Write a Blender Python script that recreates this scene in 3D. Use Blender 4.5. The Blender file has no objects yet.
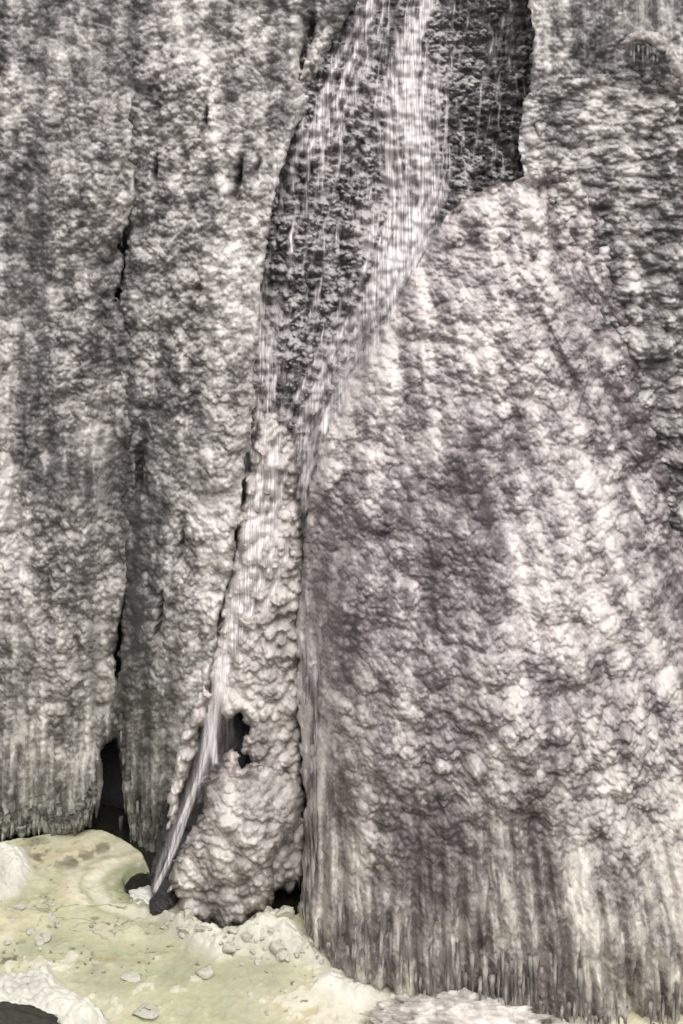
import bpy, math, random, mathutils
import numpy as np

random.seed(7)
RNG = np.random.default_rng(11)
sc = bpy.context.scene
COL = sc.collection

# ------------------------------------------------------------------ frame of reference
F, CX, HY = 1200.0, 341.5, 300.0          # focal length in picture widths, used to lay the place out in metres
CAM_D, CAM_Z = 36.0, 15.2                 # camera: 36 m in front of the cliff line, 15.2 m above the pool

def at(px, py, d):
    """point d metres in front of the cliff line"""
    dist = CAM_D - d
    return (px - CX) / F * dist, -d, CAM_Z - (py - HY) / F * dist

def ground_z(d):
    return -0.17 * (d - 1.6)

def ground_d(py):
    k = (py - HY) / F
    return (k * CAM_D - CAM_Z + 0.272) / (k + 0.17)

# ------------------------------------------------------------------ noise
def _h(ix, iy, s):
    h = (ix.astype(np.int64).astype(np.uint32) * np.uint32(374761393)
         + iy.astype(np.int64).astype(np.uint32) * np.uint32(668265263)
         + np.uint32((s * 2246822519) & 0xffffffff))
    h ^= h >> np.uint32(13); h *= np.uint32(1274126177)
    h ^= h >> np.uint32(16); h *= np.uint32(2654435761); h ^= h >> np.uint32(15)
    return h.astype(np.float32) * np.float32(1.0 / 4294967296.0)

def vnoise(u, v, s):
    iu = np.floor(u); iv = np.floor(v)
    fu = (u - iu).astype(np.float32); fv = (v - iv).astype(np.float32)
    fu = fu * fu * fu * (fu * (fu * 6 - 15) + 10); fv = fv * fv * fv * (fv * (fv * 6 - 15) + 10)
    a = _h(iu, iv, s); b = _h(iu + 1, iv, s); c = _h(iu, iv + 1, s); d = _h(iu + 1, iv + 1, s)
    return (a + (b - a) * fu) * (1 - fv) + (c + (d - c) * fu) * fv

def fbm(u, v, s, octs=4, gain=0.5):
    t = 0; a = 1.0; n = 0
    for o in range(octs):
        t = t + a * vnoise(u, v, s + o * 17); n += a
        u = u * 2.03 + 13.7; v = v * 2.03 - 7.1; a *= gain
    return t / n * 2 - 1

def lumps(u, v, s, rmin=0.40, rmax=0.74, p=0.72):
    """overlapping rounded knobs: height 0..1 and a random number that belongs to the top knob"""
    iu = np.floor(u); iv = np.floor(v)
    best = np.zeros(u.shape, np.float32); ident = np.zeros(u.shape, np.float32)
    for dx in (-1, 0, 1):
        for dy in (-1, 0, 1):
            cx = iu + dx; cy = iv + dy
            r1 = _h(cx, cy, s); r2 = _h(cx, cy, s + 1); r3 = _h(cx, cy, s + 2); r4 = _h(cx, cy, s + 3)
            ex = u - (cx + 0.05 + 0.9 * r1); ey = v - (cy + 0.05 + 0.9 * r2)
            r = rmin + (rmax - rmin) * r3
            q = np.clip(1 - (ex * ex + ey * ey) / (r * r), 0, 1).astype(np.float32)
            h = q ** p * (0.45 + 0.55 * r4)
            m = h > best
            best = np.where(m, h, best); ident = np.where(m, _h(cx, cy, s + 4), ident)
    return best, ident

def sstep(a, b, x):
    t = np.clip((x - a) / (b - a), 0, 1)
    return t * t * (3 - 2 * t)

class RBF:
    """smooth surface through control points"""
    def __init__(self, pts):
        p = np.array(pts, float); self.c = p[:, :2] / 100.0; n = len(p)
        K = self._k(self.c[:, None, :] - self.c[None, :, :]) + np.eye(n) * 0.02
        P = np.hstack([np.ones((n, 1)), self.c])
        A = np.block([[K, P], [P.T, np.zeros((3, 3))]])
        self.w = np.linalg.solve(A, np.concatenate([p[:, 2], np.zeros(3)]))
        self.lo, self.hi = p[:, 2].min(), p[:, 2].max()
    @staticmethod
    def _k(d):
        r2 = (d * d).sum(-1)
        return np.where(r2 > 1e-9, 0.5 * r2 * np.log(np.maximum(r2, 1e-9)), 0)
    def _eval(self, X, Y):
        q = np.stack([X, Y], -1) / 100.0
        out = self.w[-3] + q[..., 0] * self.w[-2] + q[..., 1] * self.w[-1]
        for i, c in enumerate(self.c):
            out = out + self.w[i] * self._k(q - c)
        return out
    def __call__(self, X, Y, clamp=0.0):
        gx = np.arange(-280, 1001, 16.0); gy = np.arange(-240, 1121, 16.0)
        G = self._eval(*np.meshgrid(gx, gy))
        if clamp is not None: G = np.clip(G, self.lo - clamp, self.hi + clamp)
        a = np.clip((X - gx[0]) / 16.0, 0, len(gx) - 1.001); b = np.clip((Y - gy[0]) / 16.0, 0, len(gy) - 1.001)
        i = a.astype(int); j = b.astype(int); fa = a - i; fb = b - j
        return (G[j, i] * (1 - fa) + G[j, i + 1] * fa) * (1 - fb) + (G[j + 1, i] * (1 - fa) + G[j + 1, i + 1] * fa) * fb

def poly_sd(X, Y, poly):
    """distance to an outline, positive inside"""
    best = np.full(X.shape, 1e9); ins = np.zeros(X.shape, bool)
    n = len(poly)
    for i in range(n):
        x0, y0 = poly[i]; x1, y1 = poly[(i + 1) % n]
        ex, ey = x1 - x0, y1 - y0
        L = ex * ex + ey * ey
        if L > 0:
            t = np.clip(((X - x0) * ex + (Y - y0) * ey) / L, 0, 1)
            best = np.minimum(best, (X - x0 - t * ex) ** 2 + (Y - y0 - t * ey) ** 2)
        if y0 != y1:
            c = ((Y >= min(y0, y1)) & (Y < max(y0, y1)) & (X < x0 + (Y - y0) / (y1 - y0) * ex))
            ins ^= c
    d = np.sqrt(best)
    return np.where(ins, d, -d)

def gauss(X, Y, cx, cy, sx, sy=None):
    sy = sy or sx
    return np.exp(-((X - cx) / sx) ** 2 - ((Y - cy) / sy) ** 2)

# ------------------------------------------------------------------ mesh + object helpers
def new_mesh(name, V, Q, attrs=None, smooth=True, tri=False):
    me = bpy.data.meshes.new(name)
    n = 3 if tri else 4
    V = np.asarray(V, np.float32); Q = np.asarray(Q, np.int32)
    me.vertices.add(len(V)); me.vertices.foreach_set('co', V.ravel())
    me.loops.add(len(Q) * n); me.loops.foreach_set('vertex_index', Q.ravel())
    me.polygons.add(len(Q))
    me.polygons.foreach_set('loop_start', np.arange(0, len(Q) * n, n, dtype=np.int32))
    if smooth: me.polygons.foreach_set('use_smooth', np.ones(len(Q), bool))
    me.update(calc_edges=True)
    for k, a in (attrs or {}).items():
        a = np.asarray(a, np.float32)
        if a.ndim == 1:
            at_ = me.attributes.new(k, 'FLOAT', 'POINT'); at_.data.foreach_set('value', a)
        else:
            at_ = me.attributes.new(k, 'FLOAT_COLOR', 'POINT')
            at_.data.foreach_set('color', np.hstack([a, np.ones((len(a), 1), np.float32)]).ravel())
    return me

def link(name, me, mat=None, parent=None, loc=None):
    o = bpy.data.objects.new(name, me); COL.objects.link(o)
    if me is not None and mat is not None and not me.materials: me.materials.append(mat)
    if parent is not None: o.parent = parent
    if loc is not None: o.location = loc
    return o

def tag(o, label, cat, group=None):
    o['label'] = label; o['category'] = cat
    if group: o['group'] = group
    return o

def empty(name, loc, label, cat, group=None):
    o = bpy.data.objects.new(name, None); COL.objects.link(o); o.location = loc
    return tag(o, label, cat, group)

def axis(lo, hi, step, flo, fhi, coarse):
    """fine spacing where the photograph looks, coarser beyond"""
    a = [np.arange(max(lo, flo), min(hi, fhi) + 1e-6, step)]
    if lo < flo: a.insert(0, np.arange(lo, flo - 1e-6, coarse))
    if hi > fhi: a.append(np.arange(fhi + coarse, hi + 1e-6, coarse))
    return np.concatenate(a)

class Sheet:
    """a surface laid out over an outline at its real depth, with knobs and columns standing out of it"""
    def __init__(self, poly, depth, frost, step=0.85, edge_noise=4.5, roll=0.5, roll_w=8,
                 layers=(), col=None, colamp=0.0, wob=0.15, bump=None, seed=1, contrast=1.0,
                 slope_frost=0.16, down=0.08, micro=0.02, smooth=1, folds=0.0, fan=None):
        P = np.array(poly, float)
        gx = axis(P[:, 0].min() - 4, P[:, 0].max() + 4, step, -80, 763, 2.5)
        gy = axis(P[:, 1].min() - 4, P[:, 1].max() + 4, step, -50, 1050, 2.5)
        X, Y = np.meshgrid(gx, gy)
        self.gx, self.gy = gx, gy
        e = edge_noise * (fbm(X / 14, Y / 22, seed + 900, 3) * 1.2 + fbm(X / 4, Y / 7, seed + 910, 2) * 0.5)
        sd = poly_sd(X, Y, poly) + e
        D = depth(X, Y)
        wx, wy, wz = at(X, Y, D)
        D = D + wob * 2 * fbm(wx / 2.2, wz / 4.5, seed + 40, 3) + folds * fbm((wx if fan is None else fan(wx, wz)) / 0.85, wz / 9.0, seed + 45, 3)
        sx = wx if fan is None else fan(wx, wz)
        U = wx + 0.045 * fbm(wx / 0.5, wz / 0.5, seed + 50, 2); V = wz + 0.045 * fbm(wx / 0.5, wz / 0.5, seed + 60, 2)
        C = col(X, Y) if col is not None else np.zeros_like(X)
        disp = np.zeros_like(X); idm = np.zeros_like(X); wsum = 0
        patch = 0.55 + 0.45 * np.clip(0.5 + 1.3 * fbm(wx / 2.5, wz / 3.5, seed + 70, 2), 0, 1)
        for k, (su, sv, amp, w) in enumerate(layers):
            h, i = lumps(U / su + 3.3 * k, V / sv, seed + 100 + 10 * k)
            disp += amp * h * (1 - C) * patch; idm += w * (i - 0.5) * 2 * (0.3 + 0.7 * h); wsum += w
        if colamp:
            h1, i1 = lumps(U / 0.26, V / 2.2, seed + 300, p=0.6); h2, i2 = lumps(U / 0.11, V / 1.0, seed + 320, p=0.6)
            disp += C * (colamp * h1 + 0.5 * colamp * h2 + 0.3 * colamp * fbm(U / 0.35, V / 5, seed + 330, 2))
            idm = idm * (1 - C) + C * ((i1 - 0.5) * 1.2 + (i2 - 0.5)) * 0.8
        disp += micro * fbm(wx / 0.07, wz / 0.09, seed + 80, 2) * 1.5
        if bump is not None: disp += bump(X, Y)
        for _ in range(smooth):
            disp[:, 1:-1] = (disp[:, :-2] + 2 * disp[:, 1:-1] + disp[:, 2:]) / 4; disp[1:-1] = (disp[:-2] + 2 * disp[1:-1] + disp[2:]) / 4
        t = np.clip(sd / roll_w, 0, 1)
        D = D - (roll(X, Y) if callable(roll) else roll) * (1 - np.sqrt(np.clip(1 - (1 - t) ** 2, 0, 1)))
        D2 = D + disp
        self.D = D2
        x, y, z = at(X, Y, D)
        y = y - disp; z = z - down * disp
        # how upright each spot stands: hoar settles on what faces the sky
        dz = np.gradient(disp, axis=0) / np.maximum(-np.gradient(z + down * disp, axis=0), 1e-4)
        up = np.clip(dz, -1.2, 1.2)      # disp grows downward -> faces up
        fine = fbm(wx / 0.22, wz / 0.3, seed + 500, 3)
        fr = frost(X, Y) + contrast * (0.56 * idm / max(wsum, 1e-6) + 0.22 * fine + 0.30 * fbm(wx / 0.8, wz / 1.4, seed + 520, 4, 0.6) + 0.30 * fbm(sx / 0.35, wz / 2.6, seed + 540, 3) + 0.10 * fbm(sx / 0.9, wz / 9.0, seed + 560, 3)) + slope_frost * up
        fr = fr + 0.04 + C * (0.06 + 0.26 * fbm(sx / 0.11, wz / 2.6, seed + 580, 3) + 0.2 * fbm(sx / 0.3, wz / 3.5, seed + 590, 2))
        self.frost = fr
        keep = sd > 0
        kq = keep[:-1, :-1] & keep[1:, :-1] & keep[:-1, 1:] & keep[1:, 1:]
        idx = np.arange(X.size).reshape(X.shape)
        Q = np.stack([idx[:-1, :-1][kq], idx[1:, :-1][kq], idx[1:, 1:][kq], idx[:-1, 1:][kq]], -1)
        used = np.zeros(X.size, bool); used[Q.ravel()] = True
        remap = np.cumsum(used) - 1
        self.V = np.stack([x.ravel(), y.ravel(), z.ravel()], -1)[used]
        self.Q = remap[Q]
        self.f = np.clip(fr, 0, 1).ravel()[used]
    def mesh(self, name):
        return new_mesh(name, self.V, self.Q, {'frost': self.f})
    def depth_at(self, px, py):
        i = np.clip(np.searchsorted(self.gx, px), 0, len(self.gx) - 1); j = np.clip(np.searchsorted(self.gy, py), 0, len(self.gy) - 1)
        return self.D[j, i]

# ------------------------------------------------------------------ materials
def nodes(name):
    m = bpy.data.materials.new(name); m.use_nodes = True
    nt = m.node_tree; nt.nodes.clear()
    out = nt.nodes.new('ShaderNodeOutputMaterial'); b = nt.nodes.new('ShaderNodeBsdfPrincipled')
    nt.links.new(b.outputs[0], out.inputs[0])
    return m, nt, b

def N(nt, kind, **kw):
    n = nt.nodes.new(kind)
    for k, v in kw.items():
        if k.startswith('i_'): n.inputs[k[2:].replace('_', ' ')].default_value = v
        else: setattr(n, k, v)
    return n

def ramp(nt, fac, stops, interp='LINEAR'):
    r = N(nt, 'ShaderNodeValToRGB'); r.color_ramp.interpolation = interp
    el = r.color_ramp.elements
    while len(el) < len(stops): el.new(0.5)
    for e, (p, c) in zip(el, stops):
        e.position = p; e.color = (*c, 1) if len(c) == 3 else c
    nt.links.new(fac, r.inputs[0]); return r.outputs[0]

def math_(nt, op, a, b=None, c=None, clamp=False):
    n = N(nt, 'ShaderNodeMath', operation=op); n.use_clamp = clamp
    for i, v in enumerate((a, b, c)):
        if v is None: continue
        if isinstance(v, (int, float)): n.inputs[i].default_value = v
        else: nt.links.new(v, n.inputs[i])
    return n.outputs[0]

def noise(nt, scale, detail=3, rough=0.55, vec=None):
    n = N(nt, 'ShaderNodeTexNoise'); n.inputs['Scale'].default_value = scale
    n.inputs['Detail'].default_value = detail; n.inputs['Roughness'].default_value = rough
    if vec is None:
        g = N(nt, 'ShaderNodeTexCoord'); vec = g.outputs['Object']
    nt.links.new(vec, n.inputs['Vector'])
    return n.outputs['Fac']

def bump(nt, b, height, strength, dist):
    n = N(nt, 'ShaderNodeBump'); n.inputs['Strength'].default_value = strength; n.inputs['Distance'].default_value = dist
    nt.links.new(height, n.inputs['Height']); nt.links.new(n.outputs[0], b.inputs['Normal'])

def ice_material(name, dark, mid, light, white, spec=0.65, stain=1.0):
    """clear ice over dark rock where there is no frost, opaque white rime where there is"""
    m, nt, b = nodes(name)
    a = N(nt, 'ShaderNodeAttribute', attribute_name='frost').outputs['Fac']
    n1 = noise(nt, 9.0, 4, 0.65); n2 = noise(nt, 38.0, 3, 0.6)
    f = math_(nt, 'ADD', a, math_(nt, 'MULTIPLY', math_(nt, 'SUBTRACT', n1, 0.5), 0.55))
    f = math_(nt, 'ADD', f, math_(nt, 'MULTIPLY', math_(nt, 'SUBTRACT', n2, 0.5), 0.45), clamp=True)
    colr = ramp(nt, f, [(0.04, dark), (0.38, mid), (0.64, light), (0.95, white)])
    # the pool water that froze into the lowest few metres stains the ice faintly olive
    g = N(nt, 'ShaderNodeNewGeometry'); sp = N(nt, 'ShaderNodeSeparateXYZ'); nt.links.new(g.outputs['Position'], sp.inputs[0])
    n3 = noise(nt, 0.6, 3, 0.5)
    lo = math_(nt, 'MULTIPLY_ADD', sp.outputs[2], -0.14, math_(nt, 'ADD', 0.35, n3), clamp=True)
    lo = math_(nt, 'MULTIPLY', lo, stain)
    mx = N(nt, 'ShaderNodeMix', data_type='RGBA', blend_type='MULTIPLY'); nt.links.new(lo, mx.inputs[0])
    nt.links.new(colr, mx.inputs[6]); mx.inputs[7].default_value = (0.97, 1.0, 0.90, 1)
    nt.links.new(mx.outputs[2], b.inputs['Base Color'])
    nt.links.new(ramp(nt, f, [(0.1, (0.14,) * 3), (0.8, (0.45,) * 3)]), b.inputs['Roughness'])
    b.inputs['Specular IOR Level'].default_value = spec
    b.subsurface_method = 'BURLEY'
    b.inputs['Subsurface Weight'].default_value = 0.8; b.inputs['Subsurface Scale'].default_value = 0.22
    b.inputs['Subsurface Radius'].default_value = (1.0, 0.95, 0.95)
    b.inputs['IOR'].default_value = 1.31
    h = math_(nt, 'ADD', math_(nt, 'MULTIPLY', n1, 0.5), math_(nt, 'MULTIPLY', n2, 0.5))
    bump(nt, b, h, 0.6, 0.04)
    return m

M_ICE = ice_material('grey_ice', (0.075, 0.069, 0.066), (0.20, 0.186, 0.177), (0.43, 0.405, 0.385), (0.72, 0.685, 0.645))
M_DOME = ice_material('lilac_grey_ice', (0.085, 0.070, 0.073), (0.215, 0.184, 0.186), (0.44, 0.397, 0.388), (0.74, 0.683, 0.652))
M_RIME = ice_material('rime', (0.10, 0.087, 0.083), (0.25, 0.222, 0.208), (0.44, 0.402, 0.378), (0.72, 0.67, 0.63), stain=0.3)

def rock_material(name, c0, c1, rough=0.35):
    m, nt, b = nodes(name)
    a = N(nt, 'ShaderNodeAttribute', attribute_name='frost').outputs['Fac']
    n1 = noise(nt, 5.0, 5, 0.65); n2 = noise(nt, 30.0, 4, 0.65)
    f = math_(nt, 'ADD', math_(nt, 'MULTIPLY', n1, 0.6), math_(nt, 'MULTIPLY', n2, 0.4))
    rockc = ramp(nt, f, [(0.35, c0), (0.65, c1)])
    mx = N(nt, 'ShaderNodeMix', data_type='RGBA')
    ff = math_(nt, 'ADD', a, math_(nt, 'MULTIPLY', math_(nt, 'SUBTRACT', n2, 0.5), 0.9))
    nt.links.new(ramp(nt, ff, [(0.35, (0, 0, 0)), (0.75, (1, 1, 1))]), mx.inputs[0])
    nt.links.new(rockc, mx.inputs[6]); mx.inputs[7].default_value = (0.55, 0.52, 0.50, 1)
    nt.links.new(mx.outputs[2], b.inputs['Base Color'])
    b.inputs['Roughness'].default_value = rough
    bump(nt, b, f, 0.9, 0.08)
    return m

M_BEDROCK = rock_material('ice_glazed_rock', (0.03, 0.025, 0.026), (0.13, 0.113, 0.113))
M_ROCK = rock_material('wet_dark_rock', (0.012, 0.010, 0.011), (0.055, 0.047, 0.048))
M_BROWN = rock_material('dark_brown_rock', (0.014, 0.012, 0.009), (0.06, 0.052, 0.040), 0.6)

def water_material():
    m, nt, b = nodes('white_falling_water')
    b.inputs['Base Color'].default_value = (0.80, 0.745, 0.735, 1)
    b.inputs['Roughness'].default_value = 0.4
    g = N(nt, 'ShaderNodeTexCoord'); mp = N(nt, 'ShaderNodeMapping'); mp.inputs['Scale'].default_value = (9, 9, 1.6)
    nt.links.new(g.outputs['Object'], mp.inputs['Vector'])
    n = noise(nt, 1.0, 3, 0.6, mp.outputs[0])
    nt.links.new(ramp(nt, n, [(0.30, (0.02,) * 3), (0.68, (0.55,) * 3)]), b.inputs['Alpha'])
    return m
M_WATER = water_material()

def film_material():
    m, nt, b = nodes('white_water_skin')
    b.inputs['Base Color'].default_value = (0.86, 0.80, 0.79, 1); b.inputs['Roughness'].default_value = 0.45
    a = N(nt, 'ShaderNodeAttribute', attribute_name='flow').outputs['Fac']
    g = N(nt, 'ShaderNodeTexCoord'); mp = N(nt, 'ShaderNodeMapping'); mp.inputs['Scale'].default_value = (26, 1, 0.75)
    nt.links.new(g.outputs['Object'], mp.inputs['Vector'])
    n = noise(nt, 1.0, 1.5, 0.5, mp.outputs[0])
    f = math_(nt, 'MULTIPLY', a, math_(nt, 'ADD', -0.35, math_(nt, 'MULTIPLY', n, 2.4)), clamp=True)
    nt.links.new(f, b.inputs['Alpha'])
    return m
M_FILM = film_material()

def pool_material():
    m, nt, b = nodes('pale_pool_ice')
    a = N(nt, 'ShaderNodeAttribute', attribute_name='tint').outputs['Color']
    n = noise(nt, 7.0, 5, 0.6); n2 = noise(nt, 45.0, 3, 0.6)
    v = math_(nt, 'ADD', 0.70, math_(nt, 'ADD', math_(nt, 'MULTIPLY', n, 0.36), math_(nt, 'MULTIPLY', n2, 0.24)))
    mx = N(nt, 'ShaderNodeMix', data_type='RGBA', blend_type='MULTIPLY'); mx.inputs[0].default_value = 1
    nt.links.new(a, mx.inputs[6])
    cb = N(nt, 'ShaderNodeCombineColor')
    for i in range(3): nt.links.new(v, cb.inputs[i])
    nt.links.new(cb.outputs[0], mx.inputs[7])
    nt.links.new(mx.outputs[2], b.inputs['Base Color'])
    nt.links.new(N(nt, 'ShaderNodeAttribute', attribute_name='rough').outputs['Fac'], b.inputs['Roughness'])
    bump(nt, b, math_(nt, 'ADD', n, n2), 0.2, 0.03)
    return m
M_POOL = pool_material()

def plain(name, c0, c1, rough, scale=6.0, bs=0.4):
    m, nt, b = nodes(name)
    n = noise(nt, scale, 5, 0.6)
    nt.links.new(ramp(nt, n, [(0.3, c0), (0.7, c1)]), b.inputs['Base Color'])
    b.inputs['Roughness'].default_value = rough
    bump(nt, b, n, bs, 0.05)
    return m
M_SNOW = plain('snow', (0.60, 0.58, 0.52), (0.74, 0.72, 0.67), 0.75, 9)
M_CHUNK = plain('cloudy_ice', (0.44, 0.43, 0.34), (0.64, 0.62, 0.53), 0.4, 6)
M_OPEN = plain('open_water', (0.008, 0.008, 0.006), (0.022, 0.022, 0.015), 0.15, 2.5, 0.25)
M_BED = plain('riverbed_gravel', (0.10, 0.095, 0.085), (0.30, 0.29, 0.27), 0.8, 1.0)
M_BOUNCE = plain('bounce_slope', (0.16, 0.15, 0.14), (0.62, 0.60, 0.58), 0.9, 0.12)  # pale so the added slope behind the camera returns soft fill

# ------------------------------------------------------------------ the cliff behind the ice (setting)
rock_depth = RBF([(300, 0, -3.0), (440, 0, -3.2), (520, 0, -2.6), (400, 60, -2.6), (260, 250, -1.3), (350, 200, -1.6), (430, 200, -1.7),
                  (500, 180, -1.7), (300, 400, -0.3), (270, 440, -0.1), (340, 350, -0.6), (400, 260, -1.1), (260, 330, -0.9),
                  (300, 520, 0.3), (250, 560, 0.4), (240, 660, 1.0), (300, 640, 0.8), (420, -200, -4.2), (200, 100, -2.4), (580, 60, -3.0), (560, 250, -1.8), (266, 250, -.75), (290, 160, -1.35), (318, 80, -2.0), (256, 350, -.25), (440, 205, -1.25), (400, 300, -.55), (350, 370, -.25)])
BED = Sheet([(190, -215), (600, -215), (600, 300), (420, 420), (340, 660), (190, 660)], rock_depth,
            lambda X, Y: 0.31 + 0.08 * gauss(X, Y, 370, 150, 80, 180) + 0.14 * gauss(X, Y, 290, 280, 60, 170) - 0.15 * gauss(X, Y, 492, 90, 45, 120), step=0.9,
            layers=((0.50, 0.42, 0.34, 0.8), (0.24, 0.21, 0.22, 1), (0.11, 0.10, 0.09, 1)), roll=0.3, seed=21, down=0.1, smooth=0,
            contrast=0.9, slope_frost=0.18, wob=0.22, micro=0.03)
o = link('rock_face', BED.mesh('rock_face'), M_BEDROCK); o['kind'] = 'structure'

gx = np.linspace(-60, 60, 241); gz = np.linspace(-4, 44, 97)
X, Z = np.meshgrid(gx, gz)
Y = np.where(Z < 16, 3.4 * np.clip(Z / 16, -1, 1), 3.4 + (Z - 16) * 0.22) + 0.4 + 1.1 * fbm(X / 5, Z / 3, 5, 4) + 0.02 * np.abs(X) ** 1.2 * 0
Y = Y - np.clip(np.abs(X) - 22, 0, None) * 0.55
idx = np.arange(X.size).reshape(X.shape)
Qc = np.stack([idx[:-1, :-1].ravel(), idx[:-1, 1:].ravel(), idx[1:, 1:].ravel(), idx[1:, :-1].ravel()], -1)
o = link('cliff', new_mesh('cliff', np.stack([X.ravel(), Y.ravel(), Z.ravel()], -1), Qc, {'frost': np.zeros(X.size)}), M_ROCK)
o['kind'] = 'structure'

# ------------------------------------------------------------------ ice sheets
KNOBS = ((0.95, 1.2, 0.32, 0.6), (0.42, 0.46, 0.22, 1.2), (0.20, 0.21, 0.13, 0.8), (0.105, 0.11, 0.075, 0.7), (0.072, 0.072, 0.045, 0.7))

left_depth = RBF([(-250, -200, -0.6), (-250, 400, 0.3), (-250, 830, 1.4), (0, 0, -0.3), (60, 0, -0.2), (130, 0, -0.6), (0, 200, 0.2), (60, 200, 0.4),
                  (110, 240, -0.1), (30, 450, 0.8), (80, 450, 1.0), (125, 450, 0.3), (0, 650, 1.0), (70, 650, 1.4), (115, 680, 0.7), (0, 835, 1.45),
                  (60, 835, 1.6), (100, 800, 1.2)])
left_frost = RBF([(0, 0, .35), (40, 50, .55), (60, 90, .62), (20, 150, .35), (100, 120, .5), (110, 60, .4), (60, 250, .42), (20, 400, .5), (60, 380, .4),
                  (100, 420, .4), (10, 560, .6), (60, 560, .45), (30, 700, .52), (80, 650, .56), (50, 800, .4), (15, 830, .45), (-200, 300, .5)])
LEFT = Sheet([(-260, -215), (150, -215), (150, 60), (140, 200), (125, 232), (120, 300), (136, 340), (140, 450), (134, 560), (124, 600), (119, 640), (119, 675), (121, 692), (123, 715), (119, 736), (104, 750),
              (96, 800), (92, 822), (84, 832), (60, 836), (0, 838), (-260, 842)], left_depth, left_frost,
             layers=KNOBS, colamp=0.28, col=lambda X, Y: 0.15 + 0.75 * sstep(690, 800, Y) + 0.35 * sstep(250, 500, Y) * (0.5 + 0.5 * np.sin(X / 13)) * (Y < 9999) * 0.6,
             seed=31, roll_w=8, folds=0.55)
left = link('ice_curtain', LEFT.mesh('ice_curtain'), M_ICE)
tag(left, 'broad lumpy grey ice curtain filling the left edge, left of the long dark crack', 'ice curtain', 'frozen parts of the waterfall')

mid_depth = RBF([(130, 0, -1), (250, 0, -1.3), (330, 0, -2), (200, 100, -.3), (290, 60, -1.5), (150, 250, .1), (200, 250, .9), (250, 250, .3), (170, 450, 1.0),
                 (220, 450, 1.6), (245, 450, 1.2), (140, 450, .4), (180, 600, 2.0), (215, 600, 1.8), (135, 600, 1), (150, 750, 1.8), (180, 720, 2.2),
                 (135, 830, 1.7), (160, 850, 2.4), (250, -200, -2)])
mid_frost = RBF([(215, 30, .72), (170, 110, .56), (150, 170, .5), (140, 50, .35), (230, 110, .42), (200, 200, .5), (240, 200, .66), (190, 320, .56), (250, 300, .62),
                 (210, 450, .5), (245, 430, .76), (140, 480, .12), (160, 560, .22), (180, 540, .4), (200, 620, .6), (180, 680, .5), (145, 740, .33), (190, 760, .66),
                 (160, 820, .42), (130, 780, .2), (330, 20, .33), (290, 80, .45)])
def crevices(X, Y):
    c = lambda x, y, w, h, a: -a * gauss(X - 0.12 * (y - Y) + 2.2 * fbm(X / 6, Y / 7, 77, 2), Y, x, y, 0.75 * w, h)
    return c(238, 178, 3.5, 20, 1.3) + c(156, 174, 2.5, 12, 0.8) + c(205, 120, 2.5, 14, 0.7) + c(258, 168, 3, 10, 0.8) + c(140, 470, 7, 30, 0.7) + c(302, 60, 5, 16, 0.9) + c(312, 30, 4, 14, 0.9) + c(183, 545, 3, 25, 0.6) + c(160, 620, 3, 30, 0.6)
MID = Sheet([(105, -215), (370, -215), (360, 0), (318, 70), (298, 130), (283, 170), (268, 235), (262, 300), (254, 425), (242, 500), (234, 560), (222, 610),
             (219, 650), (208, 690), (196, 720), (180, 760), (168, 810), (160, 850), (153, 876), (147, 862), (140, 842), (130, 836), (124, 800), (119, 746), (112, 732), (113, 700), (119, 676), (120, 640), (122, 560), (124, 470), (118, 380), (124, 300), (126, 240), (112, 180), (105, 100), (105, 0)], mid_depth, mid_frost,
            layers=KNOBS, colamp=0.28, col=lambda X, Y: 0.05 + 0.8 * sstep(640, 800, Y) * sstep(190, 160, X), seed=51, roll_w=8, folds=0.5, bump=crevices)
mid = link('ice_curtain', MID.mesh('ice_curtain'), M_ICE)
tag(mid, 'narrowing grey ice curtain between the long dark crack and the falling water', 'ice curtain', 'frozen parts of the waterfall')

slope_depth = RBF([(540, 100, -1.3), (600, 100, -1.1), (683, 100, -1), (560, 180, -1.0), (600, 250, -.4), (683, 250, .0), (600, 350, .3), (683, 400, .8), (683, 550, 1.8), (620, 500, 1.2),
                   (683, 700, 3), (900, 400, 1), (900, 100, -.6), (900, 800, 4)])
slope_frost = RBF([(530, 120, .5), (530, 160, .6), (560, 130, .42), (600, 130, .5), (600, 170, .5), (660, 120, .55), (660, 150, .5), (683, 60, .6), (600, 230, .42), (650, 230, .35), (683, 250, .45), (570, 280, .3), (620, 280, .45),
                   (590, 330, .38), (650, 350, .42), (610, 370, .5), (680, 380, .4), (600, 480, .38), (640, 470, .45), (683, 480, .2), (683, 560, .26),
                   (620, 520, .4), (670, 430, .3), (800, 400, .4)])
def hoods(X, Y):
    b = np.zeros_like(X)
    for (cx, cy, r, a) in ((592, 316, 17, .7), (575, 306, 9, .4), (650, 345, 24, .9), (662, 322, 13, .5), (640, 400, 15, .45), (672, 425, 16, .4), (612, 372, 16, .35),
                           (565, 245, 13, .35), (630, 285, 15, .35), (668, 295, 13, .3), (600, 200, 14, .3), (648, 190, 15, .4), (676, 455, 14, .5), (640, 460, 15, .4), (666, 510, 15, .5)):
        q = ((X - cx) / r) ** 2 + ((Y - cy) / (r * 0.8)) ** 2
        b += 0.55 * a * np.sqrt(np.clip(1 - q, 0, 1)) * sstep(1.0, 0.4, (Y - cy) / (r * 0.8))
    return b
SLOPE = Sheet([(518, 95), (560, 78), (700, 60), (960, 60), (960, 900), (760, 860), (640, 720), (560, 480), (520, 250)], slope_depth, slope_frost,
              layers=((0.8, 0.5, 0.36, 0.5), (0.36, 0.24, 0.24, 1.0), (0.17, 0.12, 0.13, 0.9), (0.08, 0.07, 0.05, 0.8)), bump=hoods, seed=71, down=0.2, roll=0.2)
o = slope = link('ice_slope', SLOPE.mesh('ice_slope'), M_ICE)
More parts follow.
